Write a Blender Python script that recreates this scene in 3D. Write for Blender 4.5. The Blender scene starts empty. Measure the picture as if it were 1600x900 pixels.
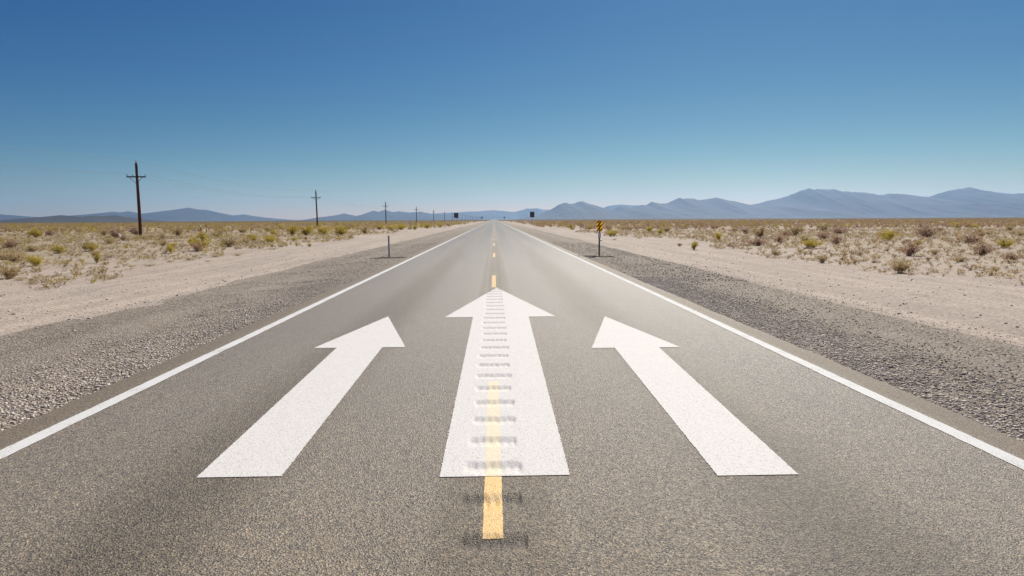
import bpy, math, random
import numpy as np
from mathutils import Vector, Matrix, noise as mnoise

random.seed(7)
RNG = np.random.default_rng(7)
R = math.radians
scene = bpy.context.scene
COL = scene.collection

# ------------------------------------------------------------------ camera
F_PX, CAM_H = 960.0, 1.68            # focal length in photo pixels (1600 wide), eye height
VPX, VPY, ROLL = 772.1, 342.6, 0.0048
c = Vector(((VPX-800)/F_PX, -(VPY-450)/F_PX, -1)).normalized()
e = Vector((1, ROLL, 0))
up = e.cross(c).normalized()
rt = c.cross(up).normalized()
ROT = Matrix((rt, c, up))            # camera space -> world space
cam_d = bpy.data.cameras.new('camera')
cam = bpy.data.objects.new('camera', cam_d)
COL.objects.link(cam)
cam.matrix_world = Matrix.Translation((0, 0, CAM_H)) @ ROT.to_4x4()
cam_d.sensor_width = 36
cam_d.lens = 36*F_PX/1600
cam_d.clip_start = 0.05
cam_d.clip_end = 80000
scene.camera = cam

# ------------------------------------------------------------------ sky, sun, exposure
SUN_EL, SUN_AZ = 41.0, 22.0          # degrees; azimuth to the right of straight ahead (+Y)
SKY_STRENGTH, SUN_STRENGTH, EXPOSURE = 0.05, 5.0, 0.30
world = bpy.data.worlds.new('World')
scene.world = world
world.use_nodes = True
wn = world.node_tree
sky = wn.nodes.new('ShaderNodeTexSky')
sky.sky_type = 'NISHITA'
sky.sun_disc = False
sky.sun_elevation = R(SUN_EL)
sky.sun_rotation = R(SUN_AZ)
sky.altitude = 1800
sky.air_density = 1.0
sky.dust_density = 0.5
sky.ozone_density = 3.0
bg = wn.nodes['Background']
bg.inputs['Strength'].default_value = SKY_STRENGTH
# a clear, polarised desert sky: each colour falls off towards the zenith more steeply than in the stock model
sp = wn.nodes.new('ShaderNodeSeparateColor'); cb = wn.nodes.new('ShaderNodeCombineColor')
wn.links.new(sky.outputs[0], sp.inputs[0])
for ch, (pivot, power, out) in enumerate(((7.9, 1.95, 8.0), (9.05, 1.36, 7.95), (9.2, .70, 7.05))):
    d1 = wn.nodes.new('ShaderNodeMath'); d1.operation = 'DIVIDE'; d1.inputs[1].default_value = pivot
    p1 = wn.nodes.new('ShaderNodeMath'); p1.operation = 'POWER'; p1.inputs[1].default_value = power
    m1 = wn.nodes.new('ShaderNodeMath'); m1.operation = 'MULTIPLY'; m1.inputs[1].default_value = out
    wn.links.new(sp.outputs[ch], d1.inputs[0]); wn.links.new(d1.outputs[0], p1.inputs[0])
    wn.links.new(p1.outputs[0], m1.inputs[0]); wn.links.new(m1.outputs[0], cb.inputs[ch])
wn.links.new(cb.outputs[0], bg.inputs['Color'])
sun_d = bpy.data.lights.new('sun', 'SUN')
sun_d.energy = SUN_STRENGTH
sun_d.angle = R(0.5)
sun_d.color = (1.0, 0.93, 0.82)
sun = bpy.data.objects.new('sun', sun_d)
COL.objects.link(sun)
sdir = Vector((math.sin(R(SUN_AZ))*math.cos(R(SUN_EL)), math.cos(R(SUN_AZ))*math.cos(R(SUN_EL)), math.sin(R(SUN_EL))))
sun.rotation_euler = sdir.to_track_quat('Z', 'Y').to_euler()
sun.location = (60, 140, 160)
vs = scene.view_settings
vs.view_transform = 'Standard'
vs.look = 'None'
vs.gamma = 1
vs.use_curve_mapping = False
vs.exposure = EXPOSURE
scene.render.engine = 'CYCLES'
scene.cycles.max_bounces = 8
scene.cycles.volume_bounces = 1
scene.cycles.transparent_max_bounces = 16

# ------------------------------------------------------------------ helpers
def ray(px, py):
    v = Vector(((px-800)/F_PX, -(py-450)/F_PX, -1))
    return ROT @ v

def on_ground(px, py, z=0.0):
    d = ray(px, py)
    t = (z-CAM_H)/d.z
    return Vector((d.x*t, d.y*t, z))

def at_depth(px, py, Y):
    d = ray(px, py)
    t = Y/d.y
    return Vector((d.x*t, Y, CAM_H+d.z*t))

def tag(o, label=None, cat=None, group=None, kind=None):
    if label: o['label'] = label
    if cat: o['category'] = cat
    if group: o['group'] = group
    if kind: o['kind'] = kind
    return o

def empty(name, loc, rz=0.0):
    o = bpy.data.objects.new(name, None)
    o.empty_display_size = 0.3
    COL.objects.link(o)
    o.location = loc
    o.rotation_euler = (0, 0, rz)
    return o

def mesh_np(name, verts, faces, mats=(), smooth=False, mat_idx=None):
    """verts (n,3) array; faces (m,k) int array of one size k"""
    me = bpy.data.meshes.new(name)
    verts = np.asarray(verts, dtype=np.float32)
    faces = np.asarray(faces, dtype=np.int32)
    n, (m, k) = len(verts), faces.shape
    me.vertices.add(n); me.vertices.foreach_set('co', verts.ravel())
    me.loops.add(m*k); me.loops.foreach_set('vertex_index', faces.ravel())
    me.polygons.add(m)
    me.polygons.foreach_set('loop_start', np.arange(m, dtype=np.int32)*k)
    me.polygons.foreach_set('loop_total', np.full(m, k, dtype=np.int32))
    if smooth: me.polygons.foreach_set('use_smooth', np.ones(m, dtype=bool))
    for x in mats: me.materials.append(x)
    if mat_idx is not None: me.polygons.foreach_set('material_index', np.asarray(mat_idx, dtype=np.int32))
    me.update(calc_edges=True)
    me.validate()
    return me

def attr(me, name, vals):
    a = me.attributes.new(name, 'FLOAT', 'POINT')
    a.data.foreach_set('value', np.asarray(vals, dtype=np.float32))

def link(name, me, parent=None):
    o = bpy.data.objects.new(name, me)
    COL.objects.link(o)
    if parent: o.parent = parent
    return o

def grid_faces(nr, nc):
    i = np.arange(nr-1)[:, None]*nc + np.arange(nc-1)[None, :]
    i = i.ravel()
    return np.stack([i, i+1, i+nc+1, i+nc], 1)

class MB:
    """collects boxes, tubes and lathes into one mesh"""
    def __init__(s): s.v = []; s.f = []; s.mi = []
    def add(s, vs_, fs, mi=0):
        b = len(s.v); s.v += [tuple(p) for p in vs_]
        s.f += [tuple(i+b for i in q) for q in fs]; s.mi += [mi]*len(fs)
    def box(s, x0, y0, z0, x1, y1, z1, mi=0, bev=0.0, M=None):
        b = min(bev, (x1-x0)/2.2, (y1-y0)/2.2, (z1-z0)/2.2)
        ring = lambda i, z: [(x0+i+b, y0+i, z), (x1-i-b, y0+i, z), (x1-i, y0+i+b, z), (x1-i, y1-i-b, z),
                             (x1-i-b, y1-i, z), (x0+i+b, y1-i, z), (x0+i, y1-i-b, z), (x0+i, y0+i+b, z)]
        if b > 0:
            P = ring(b*.6, z0)+ring(0, z0+b)+ring(0, z1-b)+ring(b*.6, z1); k = 8
            fs = [tuple(range(7, -1, -1)), tuple(range(24, 32))]
            for r in range(3):
                for i in range(8): fs.append((r*8+i, r*8+(i+1) % 8, (r+1)*8+(i+1) % 8, (r+1)*8+i))
        else:
            P = [(x0,y0,z0),(x1,y0,z0),(x1,y1,z0),(x0,y1,z0),(x0,y0,z1),(x1,y0,z1),(x1,y1,z1),(x0,y1,z1)]
            fs = [(3,2,1,0),(4,5,6,7),(0,1,5,4),(1,2,6,5),(2,3,7,6),(3,0,4,7)]
        if M is not None: P = [M @ Vector(p) for p in P]
        s.add(P, fs, mi)
    def tube(s, pts, rad, n=8, mi=0):
        pts = [Vector(p) for p in pts]
        if not hasattr(rad, '__len__'): rad = [rad]*len(pts)
        P = []; fs = []
        for i, p in enumerate(pts):
            d = (pts[min(i+1, len(pts)-1)]-pts[max(i-1, 0)]).normalized()
            a = d.cross(Vector((0, 1, 0)) if abs(d.y) < .9 else Vector((1, 0, 0))).normalized()
            b = d.cross(a)
            for k in range(n):
                t = 2*math.pi*k/n
                P.append(p+(a*math.cos(t)+b*math.sin(t))*rad[i])
        for i in range(len(pts)-1):
            for k in range(n):
                fs.append((i*n+k, i*n+(k+1) % n, (i+1)*n+(k+1) % n, (i+1)*n+k))
        fs.append(tuple(range(n-1, -1, -1))); L = (len(pts)-1)*n
        fs.append(tuple(range(L, L+n)))
        s.add(P, fs, mi)
    def mesh(s, name, mats, smooth=False):
        me = bpy.data.meshes.new(name)
        me.from_pydata(s.v, [], s.f)
        for m in mats: me.materials.append(m)
        me.polygons.foreach_set('material_index', s.mi)
        if smooth: me.polygons.foreach_set('use_smooth', [True]*len(s.f))
        me.update()
        return me
    def build(s, name, mat, parent=None, smooth=False):
        mats = mat if isinstance(mat, (list, tuple)) else [mat]
        return link(name, s.mesh(name, mats, smooth), parent)

# node helpers
class NT:
    def __init__(s, name):
        s.m = bpy.data.materials.new(name); s.m.use_nodes = True
        s.t = s.m.node_tree; s.b = s.t.nodes['Principled BSDF']; s.out = s.t.nodes['Material Output']
        s.co = s.t.nodes.new('ShaderNodeTexCoord').outputs['Object']
    def n(s, typ, **kw):
        nd = s.t.nodes.new(typ)
        for k, v in kw.items(): setattr(nd, k, v)
        return nd
    def set(s, sock, v):
        if hasattr(v, 'is_linked'): s.t.links.new(v, sock)
        else:
            if isinstance(v, (tuple, list)) and len(v) == 3 and sock.type == 'RGBA': v = (*v, 1)
            sock.default_value = v
    def math(s, op, a, b=0.0, clamp=False):
        nd = s.n('ShaderNodeMath', operation=op, use_clamp=clamp)
        s.set(nd.inputs[0], a); s.set(nd.inputs[1], b); return nd.outputs[0]
    def mapping(s, scale):
        nd = s.n('ShaderNodeMapping'); s.t.links.new(s.co, nd.inputs[0])
        nd.inputs['Scale'].default_value = scale; return nd.outputs[0]
    def noise(s, scale, detail=4, rough=.55, vec=None):
        nd = s.n('ShaderNodeTexNoise'); s.t.links.new(vec or s.co, nd.inputs['Vector'])
        nd.inputs['Scale'].default_value = scale; nd.inputs['Detail'].default_value = detail
        nd.inputs['Roughness'].default_value = rough; return nd.outputs['Fac']
    def voro(s, scale, feature='F1', vec=None):
        nd = s.n('ShaderNodeTexVoronoi', feature=feature); s.t.links.new(vec or s.co, nd.inputs['Vector'])
        nd.inputs['Scale'].default_value = scale; return nd
    def ramp(s, fac, stops, interp='LINEAR'):
        nd = s.n('ShaderNodeValToRGB'); s.set(nd.inputs[0], fac)
        cr = nd.color_ramp; cr.interpolation = interp
        while len(cr.elements) < len(stops): cr.elements.new(.5)
        for el, (p, col) in zip(cr.elements, stops):
            el.position = p
            el.color = (*col, 1) if isinstance(col, (tuple, list)) else (col, col, col, 1)
        return nd.outputs[0]
    def mix(s, fac, a, b, mode='MIX'):
        nd = s.n('ShaderNodeMix', data_type='RGBA', blend_type=mode)
        s.set(nd.inputs[0], fac); s.set(nd.inputs[6], a); s.set(nd.inputs[7], b); return nd.outputs[2]
    def map(s, v, a, b, c_=0.0, d=1.0, smooth=False):
        nd = s.n('ShaderNodeMapRange', interpolation_type='SMOOTHSTEP' if smooth else 'LINEAR')
        s.set(nd.inputs[0], v)
        for i, x in enumerate((a, b, c_, d)): s.set(nd.inputs[i+1], x)
        return nd.outputs[0]
    def xyz(s):
        nd = s.n('ShaderNodeSeparateXYZ'); s.t.links.new(s.co, nd.inputs[0]); return nd.outputs
    def attr(s, name):
        return s.n('ShaderNodeAttribute', attribute_name=name).outputs['Fac']
    def bump(s, h, strength=.5, dist=.01):
        nd = s.n('ShaderNodeBump'); s.set(nd.inputs['Height'], h)
        nd.inputs['Strength'].default_value = strength; nd.inputs['Distance'].default_value = dist
        s.t.links.new(nd.outputs[0], s.b.inputs['Normal']); return nd
    def fin(s, col=None, rough=None, **kw):
        if col is not None: s.set(s.b.inputs['Base Color'], col)
        if rough is not None: s.set(s.b.inputs['Roughness'], rough)
        for k, v in kw.items(): s.set(s.b.inputs[k.replace('_', ' ')], v)
        return s.m

# ------------------------------------------------------------------ materials
def mat_asphalt():
    a = NT('asphalt')
    x, y, z = a.xyz()
    v = a.voro(112)
    sep = a.n('ShaderNodeSeparateColor'); a.t.links.new(v.outputs['Color'], sep.inputs[0])
    grain = a.ramp(sep.outputs[0], [(0, .16), (.2, .52), (.55, 1.02), (.84, 1.42), (1, 2.15)])
    v2 = a.voro(42)
    sep2 = a.n('ShaderNodeSeparateColor'); a.t.links.new(v2.outputs['Color'], sep2.inputs[0])
    grain2 = a.map(sep2.outputs[1], 0, 1, .82, 1.18)
    tint = a.mix(sep.outputs[1], (.220, .163, .095), (.232, .188, .124))
    # oil-darkened lane middles, darker milled centre, polished wheel tracks
    ax = a.math('ABSOLUTE', x)
    wob = a.math('MULTIPLY', a.math('SUBTRACT', a.noise(.06, 3), .5), .5)
    lane = a.math('ABSOLUTE', a.math('SUBTRACT', a.math('ADD', ax, wob), 1.85))
    oil = a.map(lane, .1, .75, 1, 0, True)
    cen = a.map(ax, .26, .42, 1, 0, True)
    edge = a.map(ax, 3.5, 3.8, 0, 1, True)
    patch = a.map(a.noise(.5, 4, .6, a.mapping((1, .25, 1))), .35, .68, .88, 1.1)
    dark = a.math('SUBTRACT', 1, a.math('ADD', a.math('MULTIPLY', oil, .44), a.math('ADD', a.math('MULTIPLY', cen, .22), a.math('MULTIPLY', edge, .08))))
    k = a.math('MULTIPLY', a.math('MULTIPLY', grain, grain2), a.math('MULTIPLY', dark, patch))
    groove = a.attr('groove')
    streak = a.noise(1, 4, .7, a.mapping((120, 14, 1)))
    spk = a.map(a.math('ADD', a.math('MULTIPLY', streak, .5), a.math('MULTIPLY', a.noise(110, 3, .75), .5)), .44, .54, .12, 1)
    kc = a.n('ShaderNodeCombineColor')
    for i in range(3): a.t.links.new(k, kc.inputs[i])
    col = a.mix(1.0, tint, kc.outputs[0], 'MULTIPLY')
    col = a.mix(a.math('MULTIPLY', groove, a.math('MULTIPLY', spk, .93)), col, (.030, .019, .011))  # dark bitumen speckle in the grooves, plus painted shade on their far half
    col = a.mix(a.math('MULTIPLY', edge, .45), col, (.165, .118, .066))
    h = a.math('ADD', v.outputs['Distance'], a.math('MULTIPLY', a.noise(260, 3), .5))
    a.bump(h, .75, .008)
    rough = a.math('ADD', .47, a.math('ADD', a.math('MULTIPLY', oil, .10), a.math('ADD', a.math('MULTIPLY', cen, .12), a.math('MULTIPLY', edge, .22))))
    worn = a.math('SUBTRACT', 1, a.math('ADD', a.math('MULTIPLY', oil, .75), a.math('ADD', a.math('MULTIPLY', cen, .6), a.math('MULTIPLY', edge, .6))), True)
    a.t.links.new(a.math('MULTIPLY', worn, .55), a.b.inputs['Sheen Weight'])
    a.b.inputs['Sheen Roughness'].default_value = .28
    a.b.inputs['Sheen Tint'].default_value = (1, .96, .88, 1)
    a.b.inputs['Specular IOR Level'].default_value = .5
    return a.fin(col, rough)

def mat_white_line():
    a = NT('white_line_paint')
    n1 = a.noise(60, 5, .7); n2 = a.noise(2.2, 3)
    w = a.map(a.math('ADD', n1, a.math('MULTIPLY', n2, .45)), .55, .70, 0, 1)
    col = a.mix(w, (.40, .38, .34), (.66, .66, .64))
    a.bump(a.noise(220, 3), .4, .004)
    a.b.inputs['Specular IOR Level'].default_value = .2
    return a.fin(col, .75)

def mat_arrow():
    a = NT('arrow_paint')
    n1 = a.voro(105)
    sep = a.n('ShaderNodeSeparateColor'); a.t.links.new(n1.outputs['Color'], sep.inputs[0])
    col = a.mix(a.ramp(sep.outputs[0], [(0, 0.0), (.15, .5), (.35, .8), (1, 1)]), (.50, .47, .43), (.72, .70, .67))
    col = a.mix(a.attr('cream'), col, a.mix(sep.outputs[0], (.74, .64, .42), (.82, .74, .56)))
    streak = a.noise(1, 4, .7, a.mapping((120, 14, 1)))
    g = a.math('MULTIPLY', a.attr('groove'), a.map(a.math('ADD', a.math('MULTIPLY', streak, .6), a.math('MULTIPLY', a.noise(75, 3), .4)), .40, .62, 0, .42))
    col = a.mix(g, col, (.36, .33, .30))  # grooves show through grey, the shade of their far half painted in
    wear = a.map(a.math('ADD', a.math('MULTIPLY', a.noise(3.0, 5, .7), .6), a.math('MULTIPLY', a.noise(120, 3, .7), .4)), .56, .70, 0, .35)
    col = a.mix(wear, col, (.42, .38, .33))
    a.bump(a.math('ADD', n1.outputs['Distance'], a.noise(240, 3)), .35, .005)
    a.b.inputs['Specular IOR Level'].default_value = .25
    return a.fin(col, .75)

def mat_yellow():
    a = NT('yellow_line_paint')
    v = a.voro(105)
    sep = a.n('ShaderNodeSeparateColor'); a.t.links.new(v.outputs['Color'], sep.inputs[0])
    col = a.mix(a.ramp(sep.outputs[0], [(0, 0.1), (.4, .8), (1, 1)]), (.50, .29, .08), (.80, .52, .17))
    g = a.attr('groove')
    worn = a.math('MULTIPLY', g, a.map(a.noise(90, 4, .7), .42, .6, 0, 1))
    col = a.mix(a.math('MULTIPLY', worn, .7), col, (.22, .13, .04))  # paint worn in the grooves, with their far-half shade coloured in too
    a.bump(a.math('ADD', v.outputs['Distance'], a.noise(240, 3)), .4, .005)
    return a.fin(col, .55)

def mat_gravel_bed():
    a = NT('gravel_bed')
    x, y, z = a.xyz()
    ax = a.math('ABSOLUTE', x)
    v = a.voro(34); sep = a.n('ShaderNodeSeparateColor'); a.t.links.new(v.outputs['Color'], sep.inputs[0])
    v2 = a.voro(80); sep2 = a.n('ShaderNodeSeparateColor'); a.t.links.new(v2.outputs['Color'], sep2.inputs[0])
    g = a.math('MULTIPLY', a.ramp(sep.outputs[0], [(0, .35), (.3, .7), (.65, 1.0), (.9, 1.4), (1, 1.9)]), a.map(sep2.outputs[0], 0, 1, .65, 1.35))
    gc = a.n('ShaderNodeCombineColor')
    for i in range(3): a.t.links.new(g, gc.inputs[i])
    base = a.mix(a.noise(.7, 4), (.285, .228, .168), (.325, .275, .215))
    # paler driven track and sand blown in from the desert
    wob = a.math('MULTIPLY', a.math('SUBTRACT', a.noise(.14, 3), .5), 1.3)
    tr = a.math('ABSOLUTE', a.math('SUBTRACT', a.math('ADD', ax, wob), 5.9))
    trk = a.math('MULTIPLY', a.map(tr, .1, .65, 1, 0, True), a.map(a.noise(1.1, 4), .3, .65, .15, .9))
    col = a.mix(1.0, base, gc.outputs[0], 'MULTIPLY')
    col = a.mix(a.math('MULTIPLY', trk, .75), col, a.mix(a.noise(30, 4), (.28, .235, .18), (.42, .36, .29)))
    dust = a.math('MULTIPLY', a.map(ax, 6.5, 8.0, 0, 1, True), a.map(a.noise(2.4, 5, .7), .38, .64, 0, .7))
    col = a.mix(dust, col, a.mix(a.noise(22, 4), (.36, .295, .23), (.47, .395, .325)))
    dk = a.map(a.noise(.35, 4, .6, a.mapping((1, .3, 1))), .3, .7, .85, 1.12)
    dkc = a.n('ShaderNodeCombineColor')
    for i in range(3): a.t.links.new(dk, dkc.inputs[i])
    col = a.mix(1.0, col, dkc.outputs[0], 'MULTIPLY')
    h = a.math('ADD', a.math('MULTIPLY', v.outputs['Distance'], -1), a.math('MULTIPLY', v2.outputs['Distance'], -.4))
    a.bump(h, .9, .03)
    return a.fin(col, .9)

def mat_stones():
    a = NT('gravel_stones')
    t = a.attr('tone')
    col = a.ramp(t, [(0, (.10, .072, .052)), (.2, (.28, .22, .165)), (.5, (.46, .38, .30)), (.8, (.60, .52, .43)), (1, (.78, .70, .61))])
    n = a.map(a.noise(90, 4), .3, .7, .75, 1.2)
    nc = a.n('ShaderNodeCombineColor')
    for i in range(3): a.t.links.new(n, nc.inputs[i])
    a.bump(a.noise(160, 3), .4, .006)
    return a.fin(a.mix(1.0, col, nc.outputs[0], 'MULTIPLY'), .85)

def mat_ground():
    a = NT('desert_soil')
    x, y, z = a.xyz()
    ax = a.math('ABSOLUTE', x)
    big = a.noise(.05, 5, .6); mid = a.noise(.9, 5, .65); fin_ = a.noise(14, 5, .7)
    sand = a.mix(mid, (.385, .315, .25), (.49, .415, .345))
    sand = a.mix(a.map(big, .35, .7, 0, .45), sand, (.38, .30, .23))
    peb = a.voro(22); sep = a.n('ShaderNodeSeparateColor'); a.t.links.new(peb.outputs['Color'], sep.inputs[0])
    pk = a.ramp(sep.outputs[0], [(0, .6), (.2, .88), (.8, 1.02), (1, 1.22)])
    pf = a.math('MULTIPLY', pk, a.map(fin_, .3, .7, .84, 1.14))
    pc = a.n('ShaderNodeCombineColor')
    for i in range(3): a.t.links.new(pf, pc.inputs[i])
    sand = a.mix(1.0, sand, pc.outputs[0], 'MULTIPLY')
    stk = a.map(a.noise(1, 5, .6, a.mapping((1.6, .05, 1))), .40, .62, .88, 1.10)
    stc = a.n('ShaderNodeCombineColor')
    for i in range(3): a.t.links.new(stk, stc.inputs[i])
    sand = a.mix(1.0, sand, stc.outputs[0], 'MULTIPLY')
    # litter and dry grass under the scrub, closing up into creosote flats far off
    wob = a.math('MULTIPLY', a.math('SUBTRACT', a.noise(.11, 4), .5), 14)
    sc = a.map(a.math('ADD', ax, wob), 11, 24, 0, 1, True)
    lit = a.math('MULTIPLY', sc, a.map(a.noise(.55, 5, .7), .36, .58, .15, .85))
    sand = a.mix(lit, sand, a.mix(mid, (.25, .19, .105), (.34, .265, .16)))
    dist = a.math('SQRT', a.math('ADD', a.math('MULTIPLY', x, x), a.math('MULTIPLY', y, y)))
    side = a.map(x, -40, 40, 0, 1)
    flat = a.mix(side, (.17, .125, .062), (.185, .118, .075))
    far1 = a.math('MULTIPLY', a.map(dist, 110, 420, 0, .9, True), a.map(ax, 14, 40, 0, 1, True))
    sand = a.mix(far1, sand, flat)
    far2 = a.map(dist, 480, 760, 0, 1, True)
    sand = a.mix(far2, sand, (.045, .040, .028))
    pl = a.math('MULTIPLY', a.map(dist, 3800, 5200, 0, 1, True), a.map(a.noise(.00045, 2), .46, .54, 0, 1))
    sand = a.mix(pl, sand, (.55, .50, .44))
    h = a.math('ADD', a.math('MULTIPLY', fin_, .6), a.math('MULTIPLY', peb.outputs['Distance'], -.5))
    a.bump(h, .8, .03)
    return a.fin(sand, .95)

def mat_rock(name, c1, c2):
    a = NT(name)
    n = a.noise(.0016, 8, .62); n2 = a.noise(.006, 6, .65)
    col = a.mix(a.map(a.math('ADD', n, a.math('MULTIPLY', n2, .5)), .5, 1.0, 0, 1), c1, c2)
    return a.fin(col, .95)

def mat_foliage(name, c1, c2, trans=.3):
    a = NT(name)
    t = a.attr('tone')
    rnd = a.n('ShaderNodeObjectInfo').outputs['Random']
    f = a.math('ADD', a.math('MULTIPLY', t, .7), a.math('MULTIPLY', rnd, .3))
    col = a.mix(f, c1, c2)
    a.fin(col, .8)
    a.b.inputs['Specular IOR Level'].default_value = .2
    tl = a.n('ShaderNodeBsdfTranslucent'); a.t.links.new(col, tl.inputs[0])
    mx = a.n('ShaderNodeMixShader'); mx.inputs[0].default_value = trans
    a.t.links.new(a.b.outputs[0], mx.inputs[1]); a.t.links.new(tl.outputs[0], mx.inputs[2])
    a.t.links.new(mx.outputs[0], a.out.inputs[0])
    return a.m

def mat_plain(name, c1, c2, scale=20, rough=.6, metal=0.0, stretch=(1, 1, 1), bump=.2):
    a = NT(name)
    n = a.noise(scale, 5, .65, a.mapping(stretch))
    col = a.mix(a.map(n, .3, .7), c1, c2)
    a.bump(n, bump, .005)
    return a.fin(col, rough, Metallic=metal)

M_ASPH, M_WHITE, M_ARROW, M_YEL = mat_asphalt(), mat_white_line(), mat_arrow(), mat_yellow()
M_BED, M_STONE, M_GROUND = mat_gravel_bed(), mat_stones(), mat_ground()
M_WOOD = mat_plain('weathered_pole_wood', (.055, .024, .013), (.13, .055, .026), 6, .85, 0, (6, 6, .5), .5)
M_ARMW = mat_plain('crossarm_wood', (.05, .035, .025), (.10, .075, .055), 8, .85, 0, (1, 6, 6), .4)
M_GALV = mat_plain('galvanised_steel', (.30, .31, .33), (.42, .43, .45), 30, .5, .6, (1, 1, .3))
M_DKST = mat_plain('weathered_steel', (.10, .085, .075), (.19, .165, .145), 30, .7, .3, (1, 1, .3))
M_RUST = mat_plain('rusty_steel', (.12, .045, .018), (.22, .09, .035), 40, .85, .2)
M_PORC = mat_plain('insulator_glaze', (.10, .08, .07), (.16, .13, .11), 10, .25)
M_WIRE = mat_plain('wire_metal', (.10, .10, .10), (.18, .18, .18), 10, .5, .7)
M_WPNT = mat_plain('white_post_paint', (.66, .66, .63), (.82, .82, .80), 25, .5)
M_SIGNB = mat_plain('dull_sign_back', (.075, .08, .085), (.11, .115, .12), 6, .55, .5)

def mat_stripes():
    a = NT('yellow_black_sheeting')
    x, y, z = a.xyz()
    s = a.math('FRACT', a.math('DIVIDE', a.math('ADD', a.math('SUBTRACT', z, a.math('MULTIPLY', x, 1.25)), 3.03), .190))
    blk = a.math('GREATER_THAN', s, .62)
    n = a.map(a.noise(30, 4), .3, .7, .9, 1.05)
    col = a.mix(blk, (.95, .66, .03), (.02, .018, .015))
    a.fin(col, .4)
    tl = a.n('ShaderNodeBsdfTranslucent'); a.t.links.new(col, tl.inputs[0])   # translucency added so the sun behind brightens the panel
    mx = a.n('ShaderNodeMixShader'); mx.inputs[0].default_value = .6
    a.t.links.new(a.b.outputs[0], mx.inputs[1]); a.t.links.new(tl.outputs[0], mx.inputs[2])
    a.t.links.new(mx.outputs[0], a.out.inputs[0])
    return a.m
M_STRIPE = mat_stripes()

# ------------------------------------------------------------------ the ground, shoulders and road
def fbm(x, y, s, o=4):
    return mnoise.fractal(Vector((x*s, y*s, 3.7)), 1.0, 2.0, o)

def shoulder_z(ax):
    return np.interp(ax, [3.9, 4.3, 7.4, 8.4], [-.012, -.02, -.10, -.30])

def ground_z(x, y):
    ax = abs(x)
    z = -0.06 if ax < 3.6 else float(np.interp(ax, [3.6, 4.2, 6.6, 7.5, 9, 30], [-.06, -.09, -.15, -.115, -.10, -.04]))
    d = math.hypot(x, y)
    if ax > 5.0:
        k = min(1, (ax-5)/4)
        if d < 600: z += k*.05*fbm(x, y, .55, 4)*max(0, 1-d/140)
        if d < 2500: z += min(1, max(0, (ax-9)/14))*.14*fbm(x, y, .055, 3)
        if d < 90: z += k*.018*fbm(x*1.0, y*.35, 3.1, 2)
    if d > 2500: z -= min(4.0, (d-2500)*.0006)
    return z

def axis(near, step, far, growth=1.09):
    out = [0.0]
    s = step
    while out[-1] < far:
        if out[-1] > near: s *= growth
        out.append(out[-1]+s)
    out[-1] = far
    return np.array(out)

ap = axis(26, .3, 21000)
xs = np.concatenate([-ap[::-1], ap[1:]])
ay = axis(45, .3, 18500)
ys = np.concatenate([-axis(8, .6, 1500, 1.25)[::-1], ay[1:]])
gv = np.empty((len(ys), len(xs), 3), np.float32)
gv[..., 0] = xs[None, :]; gv[..., 1] = ys[:, None]
for j, y in enumerate(ys):
    for i, x in enumerate(xs):
        gv[j, i, 2] = ground_z(float(x), float(y))
ground = link('ground', mesh_np('ground', gv.reshape(-1, 3), grid_faces(len(ys), len(xs)), [M_GROUND], True))
tag(ground, kind='structure')

sy = np.concatenate([-axis(6, .25, 60, 1.2)[::-1], axis(40, .25, 9000, 1.06)[1:]])
for sgn, nm in ((-1, 'left'), (1, 'right')):
    cols = np.concatenate([np.arange(3.86, 7.0, .16), np.arange(7.0, 8.5, .12)])
    V = np.empty((len(sy), len(cols), 3), np.float32)
    for j, y in enumerate(sy):
        w = .22*fbm(sgn*7, y, .25, 4) + (.25 if sgn < 0 else -.25)
        for i, cx in enumerate(cols):
            k = max(0, min(1, (cx-4.4)/2.6))
            X = cx + k*w
            V[j, i] = (sgn*X, y, float(shoulder_z(cx)) + (.018*k*fbm(sgn*X, y, .9, 4) + .006*fbm(X, y, 5, 2) if y < 150 else 0))
    fc = grid_faces(len(sy), len(cols))
    if sgn < 0: fc = fc[:, ::-1]
    tag(link('gravel_shoulder', mesh_np('gravel_shoulder', V.reshape(-1, 3), fc, [M_BED], True)), kind='structure')

GROOVE_X0, GROOVE_X1 = -.205, .165
def groove_fn(X, Y):
    """depth (m) and darkening mask (far-side shade painted in) of the milled rumble strip down the middle of the road; X, Y arrays"""
    k = np.round((Y-3.03)/.49)
    yc = 3.03+k*.49
    jit = np.sin(X*47.0+k*3.1)*.005+np.sin(X*113.0+k*7.7)*.006+np.sin(X*23.0+k*1.9)*.003
    t = (Y-yc+jit)/.115
    prof = np.where(t < .25, np.clip((t+1)/1.25, 0, 1)**1.2, np.clip((1.0-t)/.75, 0, 1)**.9)
    ex = np.clip((X-GROOVE_X0-.012*np.sin(k*5.3))/.02, 0, 1)*np.clip((GROOVE_X1+.012*np.sin(k*3.9)-X)/.012, 0, 1)
    teeth = .86+.09*np.sin(X*2*math.pi/.061+np.sin(k*2.0)*2+np.sin(X*29+k))+.05*np.sin(X*97+k*1.7)
    ok = (k >= -1) & (Y < 60)
    m = prof*ex*ok
    return -.022*m*teeth, np.clip(m*1.5, 0, 1)*np.clip((t+.75)/.8, 0, 1)  # mask leans to the far half, so the colour carries its shade

def road_grid(x_arr, y_arr, z_off=0.0):
    X, Y = np.meshgrid(x_arr, y_arr)
    Z, g = groove_fn(X, Y)
    return np.stack([X, Y, Z+z_off], -1).reshape(-1, 3), g.ravel()

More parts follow.
